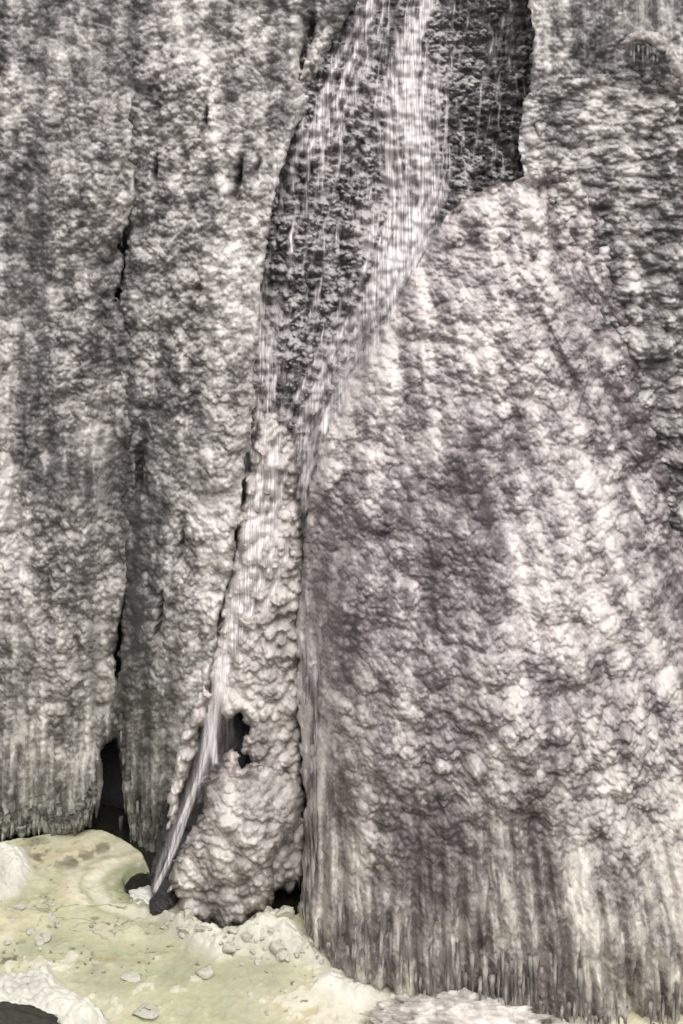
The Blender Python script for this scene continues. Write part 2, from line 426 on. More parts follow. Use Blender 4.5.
tag(o, 'dark mottled ice slope with hooded bulges at the right edge, beside the great dome', 'ice slope', 'frozen parts of the waterfall')

top_depth = RBF([(530, 0, -1.6), (600, 0, -2), (683, 0, -2.2), (530, 120, -1.2), (620, 110, -1.7), (683, 100, -1.8), (900, 0, -2), (700, -200, -3), (530, -200, -2.6)])
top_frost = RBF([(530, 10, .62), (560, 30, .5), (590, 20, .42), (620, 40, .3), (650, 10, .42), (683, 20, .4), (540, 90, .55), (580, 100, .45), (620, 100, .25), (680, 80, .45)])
TOP = Sheet([(522, -215), (960, -215), (960, 110), (700, 112), (640, 122), (580, 135), (535, 140), (526, 120), (530, 70)], top_depth, top_frost,
            layers=KNOBS, colamp=0.26, col=lambda X, Y: 0.35 + 0.45 * gauss(X, Y, 652, 0, 18, 60) + 0.2 * sstep(60, 0, Y), seed=91, roll_w=6)
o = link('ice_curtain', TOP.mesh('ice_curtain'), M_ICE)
tag(o, 'upright fluted ice curtain in the top right corner, behind the snow-capped boulder', 'ice curtain', 'frozen parts of the waterfall')

dome_depth = RBF([(500, 190, -.7), (450, 230, -.5), (540, 200, -.5), (400, 330, .8), (480, 300, 1.5), (555, 300, 1.0), (330, 440, 1.2), (400, 440, 2.8), (500, 430, 3.4), (590, 430, 2.4),
                  (305, 600, 2.2), (340, 600, 3.8), (440, 600, 5.2), (540, 580, 5.4), (640, 580, 3.8), (300, 760, 3.8), (330, 760, 5.2), (450, 760, 6.6), (600, 740, 6.6),
                  (690, 740, 5.0), (303, 900, 5.4), (330, 920, 6.4), (450, 930, 7.9), (600, 930, 8.4), (700, 950, 8.5), (850, 950, 8), (930, 1000, 7.5), (340, 975, 7.15), (500, 1010, 8.4), (590, 220, -.75), (620, 320, .0), (660, 450, 0.7), (695, 570, 1.7), (735, 690, 2.9)])
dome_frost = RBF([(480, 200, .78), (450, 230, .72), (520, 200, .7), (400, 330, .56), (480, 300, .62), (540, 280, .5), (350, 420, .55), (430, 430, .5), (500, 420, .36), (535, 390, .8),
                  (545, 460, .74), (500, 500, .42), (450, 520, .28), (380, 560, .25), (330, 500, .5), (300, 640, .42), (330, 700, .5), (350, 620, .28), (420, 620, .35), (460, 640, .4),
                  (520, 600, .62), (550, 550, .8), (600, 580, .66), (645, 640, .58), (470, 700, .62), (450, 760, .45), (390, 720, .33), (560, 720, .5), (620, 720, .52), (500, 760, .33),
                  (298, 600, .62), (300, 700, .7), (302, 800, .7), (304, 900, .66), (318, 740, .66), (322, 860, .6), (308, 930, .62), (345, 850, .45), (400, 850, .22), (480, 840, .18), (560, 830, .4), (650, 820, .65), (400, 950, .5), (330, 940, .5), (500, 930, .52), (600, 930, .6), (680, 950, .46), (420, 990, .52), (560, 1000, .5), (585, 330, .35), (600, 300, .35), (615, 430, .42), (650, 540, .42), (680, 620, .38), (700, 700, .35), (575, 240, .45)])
DOME = Sheet([(530, 172), (480, 188), (445, 212), (425, 245), (392, 305), (352, 372), (328, 420), (312, 480), (302, 560), (294, 620), (296, 700), (301, 760), (305, 800), (303, 860),
              (300, 925), (310, 950), (340, 980), (420, 1006), (520, 1030), (600, 1045), (760, 1075), (960, 1085), (960, 900), (810, 800), (750, 712), (722, 650), (695, 565),
              (660, 450), (632, 340), (610, 250), (575, 176)], dome_depth, dome_frost,
             layers=((1.3, 1.4, 0.42, 0.7), (0.60, 0.56, 0.27, 1.3), (0.27, 0.26, 0.15, 0.8), (0.125, 0.125, 0.085, 0.8), (0.072, 0.072, 0.045, 0.7)), colamp=0.30,
             col=lambda X, Y: np.clip(0.92 * sstep(740, 920, Y + 25 * np.sin(X / 37) + 18 * np.sin(X / 13 + 1)) + 0.8 * sstep(352, 306, X) * sstep(520, 640, Y), 0, 1), seed=111, folds=0.3, fan=lambda x, z: (x - 1.6) / np.maximum(23.5 - z, 7.5) * 13.0, roll=lambda X, Y: 0.12 + 1.1 * sstep(420, 620, Y) * sstep(420, 340, X) + 0.6 * sstep(900, 980, Y), roll_w=14)
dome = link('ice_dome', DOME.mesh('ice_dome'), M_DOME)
tag(dome, 'great bulging dome of lumpy ice filling the right half above the pool', 'ice dome', 'frozen parts of the waterfall')

col_depth = RBF([(270, 395, -0.9), (262, 435, .6), (240, 520, 1.2), (290, 520, .9), (260, 560, 1.7), (230, 640, 2.2), (265, 640, 2.6), (295, 640, 1.8), (230, 700, 2.8), (265, 700, 3.2),
                 (295, 720, 2.6), (270, 780, 3.8), (300, 790, 3.2)])
col_frost = RBF([(262, 440, .8), (285, 470, .45), (250, 500, .6), (290, 520, .4), (260, 560, .62), (240, 600, .65), (265, 640, .62), (295, 640, .5), (225, 680, .8), (265, 700, .6), (290, 740, .4), (260, 760, .5)])
COLUMN = Sheet([(257, 425), (266, 398), (278, 392), (290, 418), (300, 470), (306, 560), (306, 800), (262, 800), (252, 770), (241, 748), (247, 724), (241, 708), (228, 717), (212, 704), (214, 650), (224, 600),
                (236, 550), (246, 480)], col_depth, col_frost, layers=((0.62, 0.55, 0.40, 0.5), (0.28, 0.26, 0.28, 1.0), (0.14, 0.14, 0.14, 0.8), (0.07, 0.07, 0.05, 0.5)),
               seed=131, roll=0.9, roll_w=9, contrast=0.8)
o = link('ice_column', COLUMN.mesh('ice_column'), M_RIME)
tag(o, 'narrow cauliflower-like column of rime ice in the cleft, under the veil of falling water', 'ice column', 'frozen parts of the waterfall')

mound_depth = RBF([(258, 765, 4.0), (295, 785, 3.9), (225, 745, 3.7), (235, 800, 5.0), (270, 800, 5.0), (235, 840, 5.7), (200, 840, 5.2), (265, 860, 5.5), (225, 920, 5.8), (180, 880, 5.3), (275, 890, 5.3), (195, 915, 5.45)])
mound_frost = RBF([(250, 770, .68), (290, 785, .5), (225, 750, .55), (222, 790, .3), (235, 800, .62), (265, 810, .6), (230, 840, .6), (200, 850, .55), (270, 850, .35), (255, 880, .35),
                   (225, 880, .5), (215, 915, .2), (245, 910, .25), (185, 885, .5)])
MOUND = Sheet([(237, 768), (255, 756), (275, 762), (298, 775), (307, 795), (305, 822), (294, 838), (280, 848), (273, 860), (277, 885), (268, 906), (245, 922), (225, 930), (197, 921),
               (180, 905), (169, 884), (176, 852), (190, 826), (203, 802), (201, 782), (210, 768), (214, 758), (224, 752), (233, 741), (244, 750)], mound_depth, mound_frost,
              layers=((0.85, 0.5, 0.36, 0.5), (0.34, 0.20, 0.18, 1.0), (0.15, 0.11, 0.10, 0.8), (0.07, 0.07, 0.05, 0.5)), seed=151, roll=1.3, roll_w=13, contrast=0.8, down=0.1)
o = link('ice_mound', MOUND.mesh('ice_mound'), M_RIME)
tag(o, 'hunched furrowed mound of grey ice standing on the pool beside the slanting jet', 'ice mound', 'frozen parts of the waterfall')

clump_depth = RBF([(290, 825, 4.5), (280, 860, 5.0), (298, 860, 4.5), (285, 890, 4.7)])
CLUMP = Sheet([(283, 822), (304, 815), (308, 850), (304, 872), (296, 880), (288, 888), (280, 893), (270, 888), (268, 865), (274, 840)], clump_depth, lambda X, Y: 0.68 + 0 * X,
              layers=((0.4, 0.4, 0.3, 0.6), (0.2, 0.2, 0.15, 1.0), (0.08, 0.08, 0.04, 0.6)), seed=171, roll=0.8, roll_w=9, contrast=0.7)
clump = link('ice_clump', CLUMP.mesh('ice_clump'), M_RIME)
tag(clump, 'small cream clump of ice with dripping points, wedged between the grey mound and the dome', 'ice clump', 'frozen parts of the waterfall')

knob_depth = RBF([(205, 690, 3.2), (190, 730, 3.3), (180, 760, 3.4), (170, 830, 3.5)])
KN = Sheet([(203, 684), (214, 690), (207, 712), (199, 735), (194, 760), (186, 790), (178, 812), (170, 838), (164, 842), (168, 810), (174, 780), (176, 748), (186, 722), (194, 700)],
           knob_depth, lambda X, Y: 0.74 + 0 * X, layers=((0.42, 0.42, 0.4, 0.6), (0.2, 0.2, 0.16, 1.0), (0.08, 0.08, 0.04, 0.6)), seed=181, roll=0.8, roll_w=8, contrast=0.7, edge_noise=5)
o = link('ice_fringe', KN.mesh('ice_fringe'), M_RIME)
tag(o, 'string of pale round ice lumps bordering the left side of the slanting lower jet', 'ice knobs', 'frozen parts of the waterfall')

wall_depth = RBF([(244, 705, 1.9), (215, 720, 1.8), (225, 760, 2.6), (190, 800, 3.0), (165, 870, 4.2), (160, 905, 5.0), (185, 860, 4.4), (290, 880, 3.6), (300, 800, 2.6)])
WET = Sheet([(205, 690), (262, 690), (262, 780), (240, 800), (215, 830), (195, 860), (180, 900), (168, 916), (153, 905), (150, 870), (160, 830), (175, 780), (192, 730)],
            wall_depth, lambda X, Y: 0.10 + 0 * X, layers=((0.5, 0.5, 0.3, 1), (0.2, 0.2, 0.12, 1), (0.08, 0.08, 0.04, 1)), seed=191, roll=0.3, contrast=0.5, slope_frost=0.08)
o = link('rock_rib', WET.mesh('rock_rib'), M_ROCK)
tag(o, 'black wet rock rib slanting down behind the lower jet', 'rock')

# ------------------------------------------------------------------ icicles: parts of the sheets they hang from
def icicle_mesh(seed, sides=8, rings=16, blunt=0.12):
    r = random.Random(seed); V = []; Q = []; fr = []
    ph = [r.uniform(0, 6.28) for _ in range(4)]
    for k in range(rings + 1):
        t = k / rings
        rad = (1 - t) ** 0.75 * (1 - blunt) + blunt * (1 - t ** 6)
        rad *= min(1, (t + 0.25) / 0.3)
        rad *= 1 + 0.22 * math.sin(9 * t + ph[0]) * (1 - t) + 0.14 * math.sin(23 * t + ph[1])
        ox = 0.25 * math.sin(5 * t + ph[2]) * t; oy = 0.2 * math.sin(4 * t + ph[3]) * t
        for s in range(sides):
            a = 6.2832 * s / sides
            q = rad * (1 + 0.16 * math.sin(2 * a + ph[0] + 3 * t) + 0.1 * r.uniform(-1, 1))
            V.append((q * math.cos(a) + ox, q * math.sin(a) + oy, -t)); fr.append(0.42 + 0.2 * math.sin(7 * t + ph[2]) + r.uniform(-.1, .1))
    for k in range(rings):
        for s in range(sides):
            a = k * sides + s; b = k * sides + (s + 1) % sides
            Q.append((a, a + sides, b + sides, b))
    return new_mesh('icicle', V, Q, {'frost': fr})
def icicle_set(mat, n, s0):
    L = [icicle_mesh(s0 + k, blunt=(0.1, 0.3, 0.5)[k % 3]) for k in range(n)]
    for m in L: m.materials.append(mat)
    return L
IC_GREY = icicle_set(M_ICE, 9, 10); IC_DOME = icicle_set(M_DOME, 9, 40)

def hang(parent, meshes, sheet, px, py, length, rad, out=0.05, follow=False):
    """one icicle rooted in the ice at (px, py)"""
    d = float(sheet.depth_at(px, py)) + out
    x, y, z = at(px, py, d)
    o = link('icicle', random.choice(meshes), None, parent, (x, y, z))
    if follow:
        x, y, z = at(px, py, d - 0.28)
        py2 = py + length / (CAM_D - d) * F * 0.92
        q = at(px, py2, max(float(sheet.depth_at(px, py2)), float(sheet.depth_at(px, py2 - 12))) + out)
        v = mathutils.Vector((q[0] - x, q[1] - y, q[2] - z))
        o.rotation_mode = 'QUATERNION'; o.rotation_quaternion = v.to_track_quat('-Z', 'Y'); o.scale = (rad, rad, v.length)
        return o
    o.scale = (rad, rad, length); o.rotation_euler = (random.uniform(-.02, .02), random.uniform(-.02, .02), random.uniform(0, 6.28))
    return o

def poly_y(poly, x):
    for (x0, y0), (x1, y1) in zip(poly, poly[1:]):
        if x0 <= x <= x1: return y0 + (y1 - y0) * (x - x0) / (x1 - x0)
    return poly[-1][1]

hem_left = [(0, 833), (60, 832), (85, 828), (96, 800), (102, 758)]
for k in range(64):
    x = 1 + 100 * k / 64 + random.uniform(-1, 1); yb = poly_y(hem_left, x)
    L = random.uniform(0.5, 1.5); up = random.uniform(6, 30)
    hang(left, IC_GREY, LEFT, x, yb - up, min(L, (up + random.uniform(-4, 7)) / 1200 * 34.3) if x < 92 else L * 0.9, random.uniform(0.05, 0.13))
hem_mid = [(119, 745), (124, 800), (131, 832), (140, 838), (150, 862)]
for k in range(34):
    x = 119 + 33 * k / 34 + random.uniform(-1, 1); yb = poly_y(hem_mid, x)
    hang(mid, IC_GREY, MID, x + 2, yb - random.uniform(10, 45), random.uniform(0.5, 1.4), random.uniform(0.05, 0.12))
hem_dome = [(300, 925), (310, 947), (340, 974), (420, 998), (520, 1018), (690, 1045)]
for k in range(78):
    x = 303 + 380 * k / 78 + random.uniform(-2, 2); yb = poly_y(hem_dome, x)
    up = 12 + 60 * random.random() ** 1.3
    d = 7.5
    hang(dome, IC_DOME, DOME, x, yb - up, up * random.uniform(0.75, 1.05) / 1200 * 28.5, random.uniform(0.03, 0.075), random.uniform(-0.04, 0.02), True)
for k in range(22):
    t = k / 22; y = 640 + 250 * t + random.uniform(-5, 5); x = 300 + 6 * math.sin(t * 3) + random.uniform(0, 14)
    hang(dome, IC_DOME, DOME, x, y, random.uniform(0.8, 2.0), random.uniform(0.05, 0.1), -0.02, True)
for k in range(9):
    hang(clump, IC_DOME, CLUMP, 275 + 27 * k / 9, 872 - 6 * math.sin(k / 3), random.uniform(0.25, 0.6), random.uniform(0.03, 0.07), -0.1)

# ------------------------------------------------------------------ falling water
g = np.random.default_rng(3)
def seeds_on(path, n, spread):
    P = np.array(path, float); L = np.concatenate([[0], np.cumsum(np.hypot(*np.diff(P, axis=0).T))])
    t = g.random(n) * L[-1]
    x = np.interp(t, L, P[:, 0]); y = np.interp(t, L, P[:, 1]); w = np.interp(t, L, np.linspace(spread[0], spread[1], 50).repeat(1)[np.linspace(0, 49, len(P)).astype(int)])
    return list(zip(x + g.normal(0, 1, n) * w, y + g.normal(0, 3, n)))
def drift_of(path, gain=0.03):
    P = np.array(path, float)
    def f(px, py):
        x = np.interp(py, P[:, 1], P[:, 0]); s = np.interp(py + 4, P[:, 1], P[:, 0]) - np.interp(py - 4, P[:, 1], P[:, 0])
        return s / 8 + np.clip((x - px) * gain * 0.12, -0.25, 0.25)
    return f

falls = empty('waterfall', at(380, 440, 0), 'white threads of water running down the dark rock at the top into the cleft', 'waterfall')
def water_part(name, V, Q, parent, label=None):
    me = new_mesh(name, V - np.array(parent.location), Q)
    o = link(name, me, M_WATER, parent)
    if label: o['label'] = label
    return o
def film(sheet, starts, drift, seed, life=(18, 110), pull=1.0, lift=0.03, gain=0.22, soft=(0, 4), thr=0.02, jit=0.34):
    """a skin of white water over a rough surface: drops are run down it, gather in its hollows and braid; where many pass the water is opaque"""
    g = np.random.default_rng(seed)
    gx, gy, D = sheet.gx, sheet.gy, sheet.D
    acc = np.zeros(D.shape)
    px = np.array([q[0] for q in starts], float); py = np.array([q[1] for q in starts], float); n = len(px)
    lf = g.integers(life[0], life[1], n); vx = np.zeros(n)
    S = D.copy()
    for _ in range(2): S[:, 1:-1] = (S[:, :-2] + S[:, 1:-1] * 2 + S[:, 2:]) / 4; S[1:-1] = (S[:-2] + S[1:-1] * 2 + S[2:]) / 4
    def ij(a, b):
        return np.clip(np.searchsorted(gy, b), 0, len(gy) - 1), np.clip(np.searchsorted(gx, a), 0, len(gx) - 1)
    for k in range(life[1]):
        on = k < lf
        j, i = ij(px, py)
        np.add.at(acc, (j[on], i[on]), np.clip(np.minimum(k / 8.0, (lf[on] - k) / 15.0), 0, 1))
        j2, i2 = ij(px + 2, py + 2); j3, i3 = ij(px - 2, py + 2)
        gr = S[j2, i2] - S[j3, i3]
        vx = 0.5 * vx - np.clip(gr * pull, -0.4, 0.4) + g.normal(0, jit, n) * 0.6
        px = px + vx + drift(px, py); py = py + 1
    A = acc
    for _ in range(soft[0]): A[:, 1:-1] = (A[:, :-2] + 2 * A[:, 1:-1] + A[:, 2:]) / 4
    for _ in range(soft[1]): A[1:-1] = (A[:-2] + A[1:-1] + A[2:]) / 3
    A = 1 - np.exp(-gain * A)
    X, Y = np.meshgrid(gx, gy)
    Dm = D.copy()
    for k in range(1, 9):                                   # thrown off the ledges, the water falls clear of what is below
        Dm[k:] = np.maximum(Dm[k:], D[:-k] - 0.022 * k)
    for _ in range(2): Dm[:, 1:-1] = np.maximum(Dm[:, 1:-1], np.maximum(Dm[:, :-2], Dm[:, 2:]) - 0.03)
    for _ in range(4):
        Dm[1:-1] = (Dm[:-2] + Dm[1:-1] + Dm[2:]) / 3; Dm[:, 1:-1] = (Dm[:, :-2] + 2 * Dm[:, 1:-1] + Dm[:, 2:]) / 4
    x, y, z = at(X, Y, Dm + lift + 0.06 * A)
    keep = A > thr
    kq = keep[:-1, :-1] | keep[1:, :-1] | keep[:-1, 1:] | keep[1:, 1:]
    idx = np.arange(X.size).reshape(X.shape)
    Q = np.stack([idx[:-1, :-1][kq], idx[1:, :-1][kq], idx[1:, 1:][kq], idx[:-1, 1:][kq]], -1)
    used = np.zeros(X.size, bool); used[Q.ravel()] = True; rm = np.cumsum(used) - 1
    return np.stack([x.ravel(), y.ravel(), z.ravel()], -1)[used], rm[Q], (np.clip((A - thr) / (1 - thr), 0, 1) ** 1.3).ravel()[used]
def water_film(name, res, parent, label):
    V, Q, A = res
    o = link(name, new_mesh(name, V - np.array(parent.location), Q, {'flow': A}), M_FILM, parent)
    o['label'] = label
pathA = [(434, -200), (432, -90), (426, 0), (412, 40), (406, 80), (408, 130), (411, 170), (414, 195), (402, 235), (380, 285), (354, 335), (324, 385), (302, 430), (288, 480), (278, 560)]
def threads(path, n, per, spread, off=0.6):
    """drops that follow one another: n threads of per drops along a course"""
    return [(x + g.normal(0, off), y + g.uniform(-6, 6)) for x, y in seeds_on(path, n, spread) for _ in range(per)]
s = threads(pathA[1:5], 26, 22, (3, 9), 0.8) + threads(pathA[3:9], 230, 8, (20, 20), 0.7) + threads(pathA[7:15], 150, 7, (14, 24), 0.7)
water_film('main_stream', film(BED, s, drift_of(pathA, 0.035), 5, gain=0.26), falls, 'broad white main stream winding down the middle of the rock')
pathB = [(410, -200), (390, -90), (372, 0), (352, 40), (336, 80), (320, 130), (306, 180), (292, 240), (280, 300), (272, 360), (268, 430), (266, 480)]
s = threads(pathB[:6], 90, 11, (9, 18), 0.8) + threads(pathB[3:], 130, 6, (20, 12), 0.7) + threads([(270, 240), (264, 300), (262, 430)], 14, 12, (2, 4))
water_film('side_stream', film(BED, s, drift_of(pathB, 0.03), 6, lift=0.045), falls, 'slanting stream along the left edge of the rock')
pathC = [(420, -200), (400, -90), (395, 0), (375, 100), (352, 200), (328, 300), (306, 380), (288, 450), (280, 520)]
s = threads(pathC, 330, 6, (26, 28), 0.7)
water_film('thread_veil', film(BED, s, drift_of(pathC, 0.0), 7, lift=0.06, life=(12, 60), gain=0.27, soft=(0, 3), jit=0.2), falls, 'fine scattered threads between the two streams')
s = [(x + g.normal(0, .4), y) for x, y in [(g.uniform(436, 525), g.uniform(-120, 160)) for _ in range(110)] for _ in range(7)]
water_film('trickle', film(BED, s, lambda px, py: 0 * px - 0.04, 8, life=(10, 60), gain=0.16, soft=(0, 3), jit=0.2), falls, 'sparse trickles on the darkest rock at the right')
pathE = [(440, 205), (436, 222), (418, 262), (388, 315), (354, 375), (330, 425), (316, 480)]
s = threads(pathE, 130, 8, (7, 9), 0.6)
water_film('edge_threads', film(DOME, s, drift_of(pathE, 0.04), 12, life=(14, 70), gain=0.2, soft=(1, 3)), falls, 'thin threads slipping over the upper left shoulder of the dome')
pathD = [(266, 400), (264, 430), (258, 470), (250, 520), (242, 570), (234, 620), (224, 660), (216, 700)]
s = seeds_on(pathD, 1900, (10, 8)) + [(g.uniform(250, 292), g.uniform(432, 560)) for _ in range(900)]
water_film('chute', film(COLUMN, s, drift_of(pathD, 0.12), 9, life=(20, 110), soft=(2, 6), gain=0.22, pull=1.2), falls, 'soft veil of water over the rime column in the cleft')

jet = empty('water_jet', at(157, 893, 5.0), 'slender white jet of water slanting into the pool beside the mound', 'waterfall')
bpy.context.view_layer.update()
def veil(path, w0, w1, seed, layers=4, strength=0.9, nu=24, nt_=90):
    """falling water as a few loose sheets one behind the other, torn into streaks along the fall"""
    P = np.array(path, float); T = np.linspace(0, 1, len(P)); VV = []; QQ = []; AA = []; base = 0
    t, u = np.meshgrid(np.linspace(0, 1, nt_), np.linspace(-1, 1, nu), indexing='ij')
    for k in range(layers):
        w = (w0 + (w1 - w0) * t) * (1 - 0.12 * k)
        px = np.interp(t, T, P[:, 0]) + u * w * (0.6, 1.15, 2.1)[k % 3] + 1.3 * w * fbm(t * 2.5 + 5 * k, u * 0 + seed, seed + k, 2)
        py = np.interp(t, T, P[:, 1]); d = np.interp(t, T, P[:, 2]) + 0.12 + 0.10 * k + 0.03 * fbm(u * 3, t * 3, seed + 9 + k, 2)
        x, y, z = at(px, py, d)
        st = np.clip(0.5 + 1.5 * fbm(u * 4.5 + 0.5 * fbm(t * 3, u, seed + 4, 2), t * 3.5, seed + 20 + k, 3), 0, 1)
        a = (1 - u * u) ** 1.8 * (0.30 + 0.70 * st) * strength * sstep(0, 0.06, t) * (0.55 + 0.45 * np.clip(t * 1.3, 0, 1)) * sstep(1.0, 0.96, t)
        a = a * (1.0, 0.9, 0.3)[k % 3]
        idx = base + np.arange(t.size).reshape(t.shape); base += t.size
        QQ.append(np.stack([idx[:-1, :-1].ravel(), idx[:-1, 1:].ravel(), idx[1:, 1:].ravel(), idx[1:, :-1].ravel()], -1))
        VV.append(np.stack([x.ravel(), y.ravel(), z.ravel()], -1)); AA.append(a.ravel())
    return np.concatenate(VV), np.concatenate(QQ), np.clip(np.concatenate(AA), 0, 1)
water_film('jet_stream', veil([(220, 640, 3.1), (217, 690, 3.5), (210, 730, 3.8), (200, 770, 4.1), (188, 806, 4.4), (175, 842, 4.75), (163, 872, 5.0), (154, 895, 5.15)], 9.5, 2.7, 4, 3, 1.0), jet, 'main jet, wide at the lip and narrow where it lands')
water_film('side_spurt', veil([(209, 775, 4.6), (202, 778, 4.65), (195, 787, 4.65), (188, 803, 4.7), (180, 826, 4.8)], 2.0, 2.4, 5, 2, 0.9), jet, 'small spurt arching off the ice to join the jet')
water_film('spray_veil', veil([(229, 700, 2.8), (224, 730, 3.0), (214, 765, 3.3), (200, 805, 3.8)], 14, 5, 6, 2, 0.14), jet, 'thin transparent veil over the black rock')

# ------------------------------------------------------------------ frozen pool (setting)
gxp = axis(-260, 950, 1.0, -10, 700, 6.0); gyp = np.concatenate([np.arange(815, 1040, 0.6), np.arange(1040, 1500, 6.0)])
X, Y = np.meshgrid(gxp, gyp)
D = ground_d(Y); gx_, gy_, gz_ = at(X, Y, D)
edge = 2.0 * fbm(X / 9, Y / 5, 400, 3)
ice_edge = poly_sd(X, Y, [(-262, 842), (0, 836), (30, 832), (60, 828), (95, 827), (122, 835), (142, 848), (153, 866), (150, 869), (141, 867), (132, 871), (127, 878), (128, 886), (135, 892), (145, 897),
                          (156, 906), (168, 900), (180, 890), (215, 880), (262, 880), (268, 902), (276, 912), (290, 916), (300, 905), (320, 890), (955, 900), (955, 1600), (-262, 1600)]) + edge * 0.5
wx, wy = gx_, gy_
n1 = fbm(wx / 1.4, wy / 1.4, 410, 4); n2 = fbm(wx / 0.35, wy / 0.35, 420, 4); n3 = fbm(wx / 3.5, wy / 3.5, 430, 3)
rub = poly_sd(X, Y, [(150, 905), (185, 912), (225, 932), (265, 910), (290, 912), (310, 945), (345, 975), (300, 965), (250, 955), (215, 965), (185, 950), (165, 935)]) + 5 * n1
snowA = poly_sd(X, Y, [(-262, 845), (0, 843), (25, 850), (33, 875), (22, 895), (0, 905), (-262, 905)]) + 5 * n1
snowB = poly_sd(X, Y, [(-262, 975), (0, 976), (30, 975), (48, 968), (62, 988), (95, 1005), (112, 1030), (112, 1100), (-262, 1100)]) + 5 * n1
snowC = poly_sd(X, Y, [(330, 975), (420, 1000), (520, 1022), (700, 1040), (955, 1050), (955, 1100), (380, 1100), (400, 1030), (350, 1005), (310, 985)]) + 4 * n1
c = lambda *v: np.array(v)[None, None, :]
def mixc(a, b, t): return a + (b - a) * t[..., None]
T = mixc(c(0.57, 0.54, 0.385) + 0 * X[..., None], c(0.49, 0.485, 0.315), sstep(-0.25, 0.35, n3 + 0.7 * n2))
T = mixc(T, c(0.56, 0.50, 0.34), sstep(0.0, 0.35, n1))
T = mixc(T, c(0.41, 0.42, 0.275), 0.75 * np.clip(gauss(X, Y, 190, 975, 120, 22) + gauss(X, Y, 30, 950, 60, 16), 0, 1))
# brown silt and thin dark ice towards the back of the pool, then the milky swirl
dark = np.clip(gauss(X, Y, 72, 862, 46, 8) * 0.9 + gauss(X, Y, 112, 850, 32, 6) * 0.7 + gauss(X, Y, 38, 850, 14, 14) * 0.8, 0, 1)
T = mixc(T, c(0.15, 0.13, 0.085), np.clip(1.5 * dark, 0, 1) * (0.15 + 0.8 * sstep(-0.12, 0.22, n2 + 0.35 * n1)))
cx_, cy_, cz_ = at(137, 884, ground_d(884))
ra = np.hypot(wx - cx_, (wy - cy_)); th = np.arctan2(wy - cy_, wx - cx_)
sw = np.sin(ra * 6.5 - th * 1.0 + 3.0 * n1 + 1.2 * n2) * sstep(4.5, 1.2, ra)
T = mixc(T, c(0.60, 0.57, 0.44), np.clip(sw, 0, 1) * 0.35)
T = mixc(T, c(0.24, 0.26, 0.15), np.clip(-sw, 0, 1) * 0.22)
T = mixc(T, c(0.26, 0.30, 0.16), 0.9 * gauss(X, Y, 118, 886, 16, 11) * sstep(-0.5, 0.3, n1 + n2))
T = mixc(T, c(0.10, 0.11, 0.06), sstep(18, 2, ice_edge) * sstep(200, 150, X) * sstep(855, 868, Y) * 0.8)
er = np.hypot((X - 143) * 0.95, (Y - 884) / 0.56) + 17 * n1 + 7 * n2
T = mixc(T, c(0.33, 0.36, 0.21), 0.85 * sstep(44, 34, er) * sstep(-0.6, 0.2, n2 + n1))
T = mixc(T, c(0.64, 0.62, 0.50), 0.75 * np.exp(-((er - 50) / 9.0) ** 2) * sstep(862, 880, Y + 0.2 * (150 - X)))
T = mixc(T, c(0.60, 0.57, 0.45), 0.7 * np.exp(-((er - 72) / 5.0) ** 2) * sstep(-0.3, 0.3, n1))
T = mixc(T, c(0.30, 0.31, 0.20), 0.55 * np.exp(-((er - 62) / 3.0) ** 2))
T = mixc(T, c(0.30, 0.24, 0.12), 0.6 * np.exp(-((Y - 958 - 0.04 * X - 10 * n1) / 3.5) ** 2) * sstep(-0.25, 0.3, n2) * sstep(260, 160, X))
# hairline cracks where the skin of ice folded
cr = np.abs(fbm(wx / 0.9 + 0.4 * n2, wy / 0.5, 440, 3)); crm = sstep(0.07, 0.0, cr) * np.clip(gauss(X, Y, 90, 915, 60, 24) * 1.3, 0, 1)
T = mixc(T, c(0.10, 0.11, 0.07), crm * 0.9)
holes, hid = lumps(wx / 0.45, wy / 0.45, 450, 0.12, 0.28)
hm = sstep(0.1, 0.5, holes) * (hid > 0.55) * np.clip(gauss(X, Y, 90, 930, 80, 25), 0, 1)
T = mixc(T, c(0.13, 0.14, 0.08), hm * 0.8)
snow = np.clip(np.maximum.reduce([sstep(-4, 6, snowA), sstep(-4, 5, snowB), 0.85 * sstep(-4, 10, snowC), 0.75 * sstep(-4, 8, rub)]), 0, 1)
snow = np.clip(snow + 0.6 * sstep(0.12, 0.45, n1 + 0.8 * n2) * sstep(925, 960, Y), 0, 1)
T = mixc(T, c(0.62, 0.60, 0.52), snow)
grime = sstep(0.42, 0.6, fbm(wx / 0.25, wy / 0.25, 460, 3)) * np.clip(gauss(X, Y, 45, 850, 40, 16) + gauss(X, Y, 30, 960, 60, 6), 0, 1)
T = mixc(T, c(0.08, 0.07, 0.045), grime * 0.9)
n5 = fbm(wx / 0.13, wy / 0.13, 465, 3)
T = T * np.clip(1 + 0.18 * n2 + 0.06 * n5 + 0.25 * n1, 0.5, 1.2)[..., None]
speck = sstep(0.50, 0.62, n5) * sstep(0.0, 0.4, fbm(wx / 1.1, wy / 0.8, 467, 2))
T = mixc(T, c(0.07, 0.065, 0.045), speck * 0.8)
hgt = 0.012 * n5 + 0.06 * n1 + 0.03 * n2
lump1, _ = lumps(wx / 0.55, wy / 0.55, 470); lump2, _ = lumps(wx / 0.22, wy / 0.22, 480)
snowh = np.clip(np.maximum.reduce([sstep(-2, 14, snowA), sstep(-2, 12, snowB), 0.7 * sstep(-2, 16, snowC), 0.8 * sstep(-2, 14, rub)]), 0, 1)
hgt = hgt + snowh * (0.10 + 0.13 * lump1 + 0.09 * lump2) + 0.05 * snow + 0.35 * sstep(0, 30, snowB) + 0.2 * sstep(0, 25, snowA) + 0.18 * sstep(-4, 26, rub)
hgt = hgt + 0.25 * sstep(0, 40, snowC) - 0.03 * crm - 0.04 * hm + 0.03 * sw
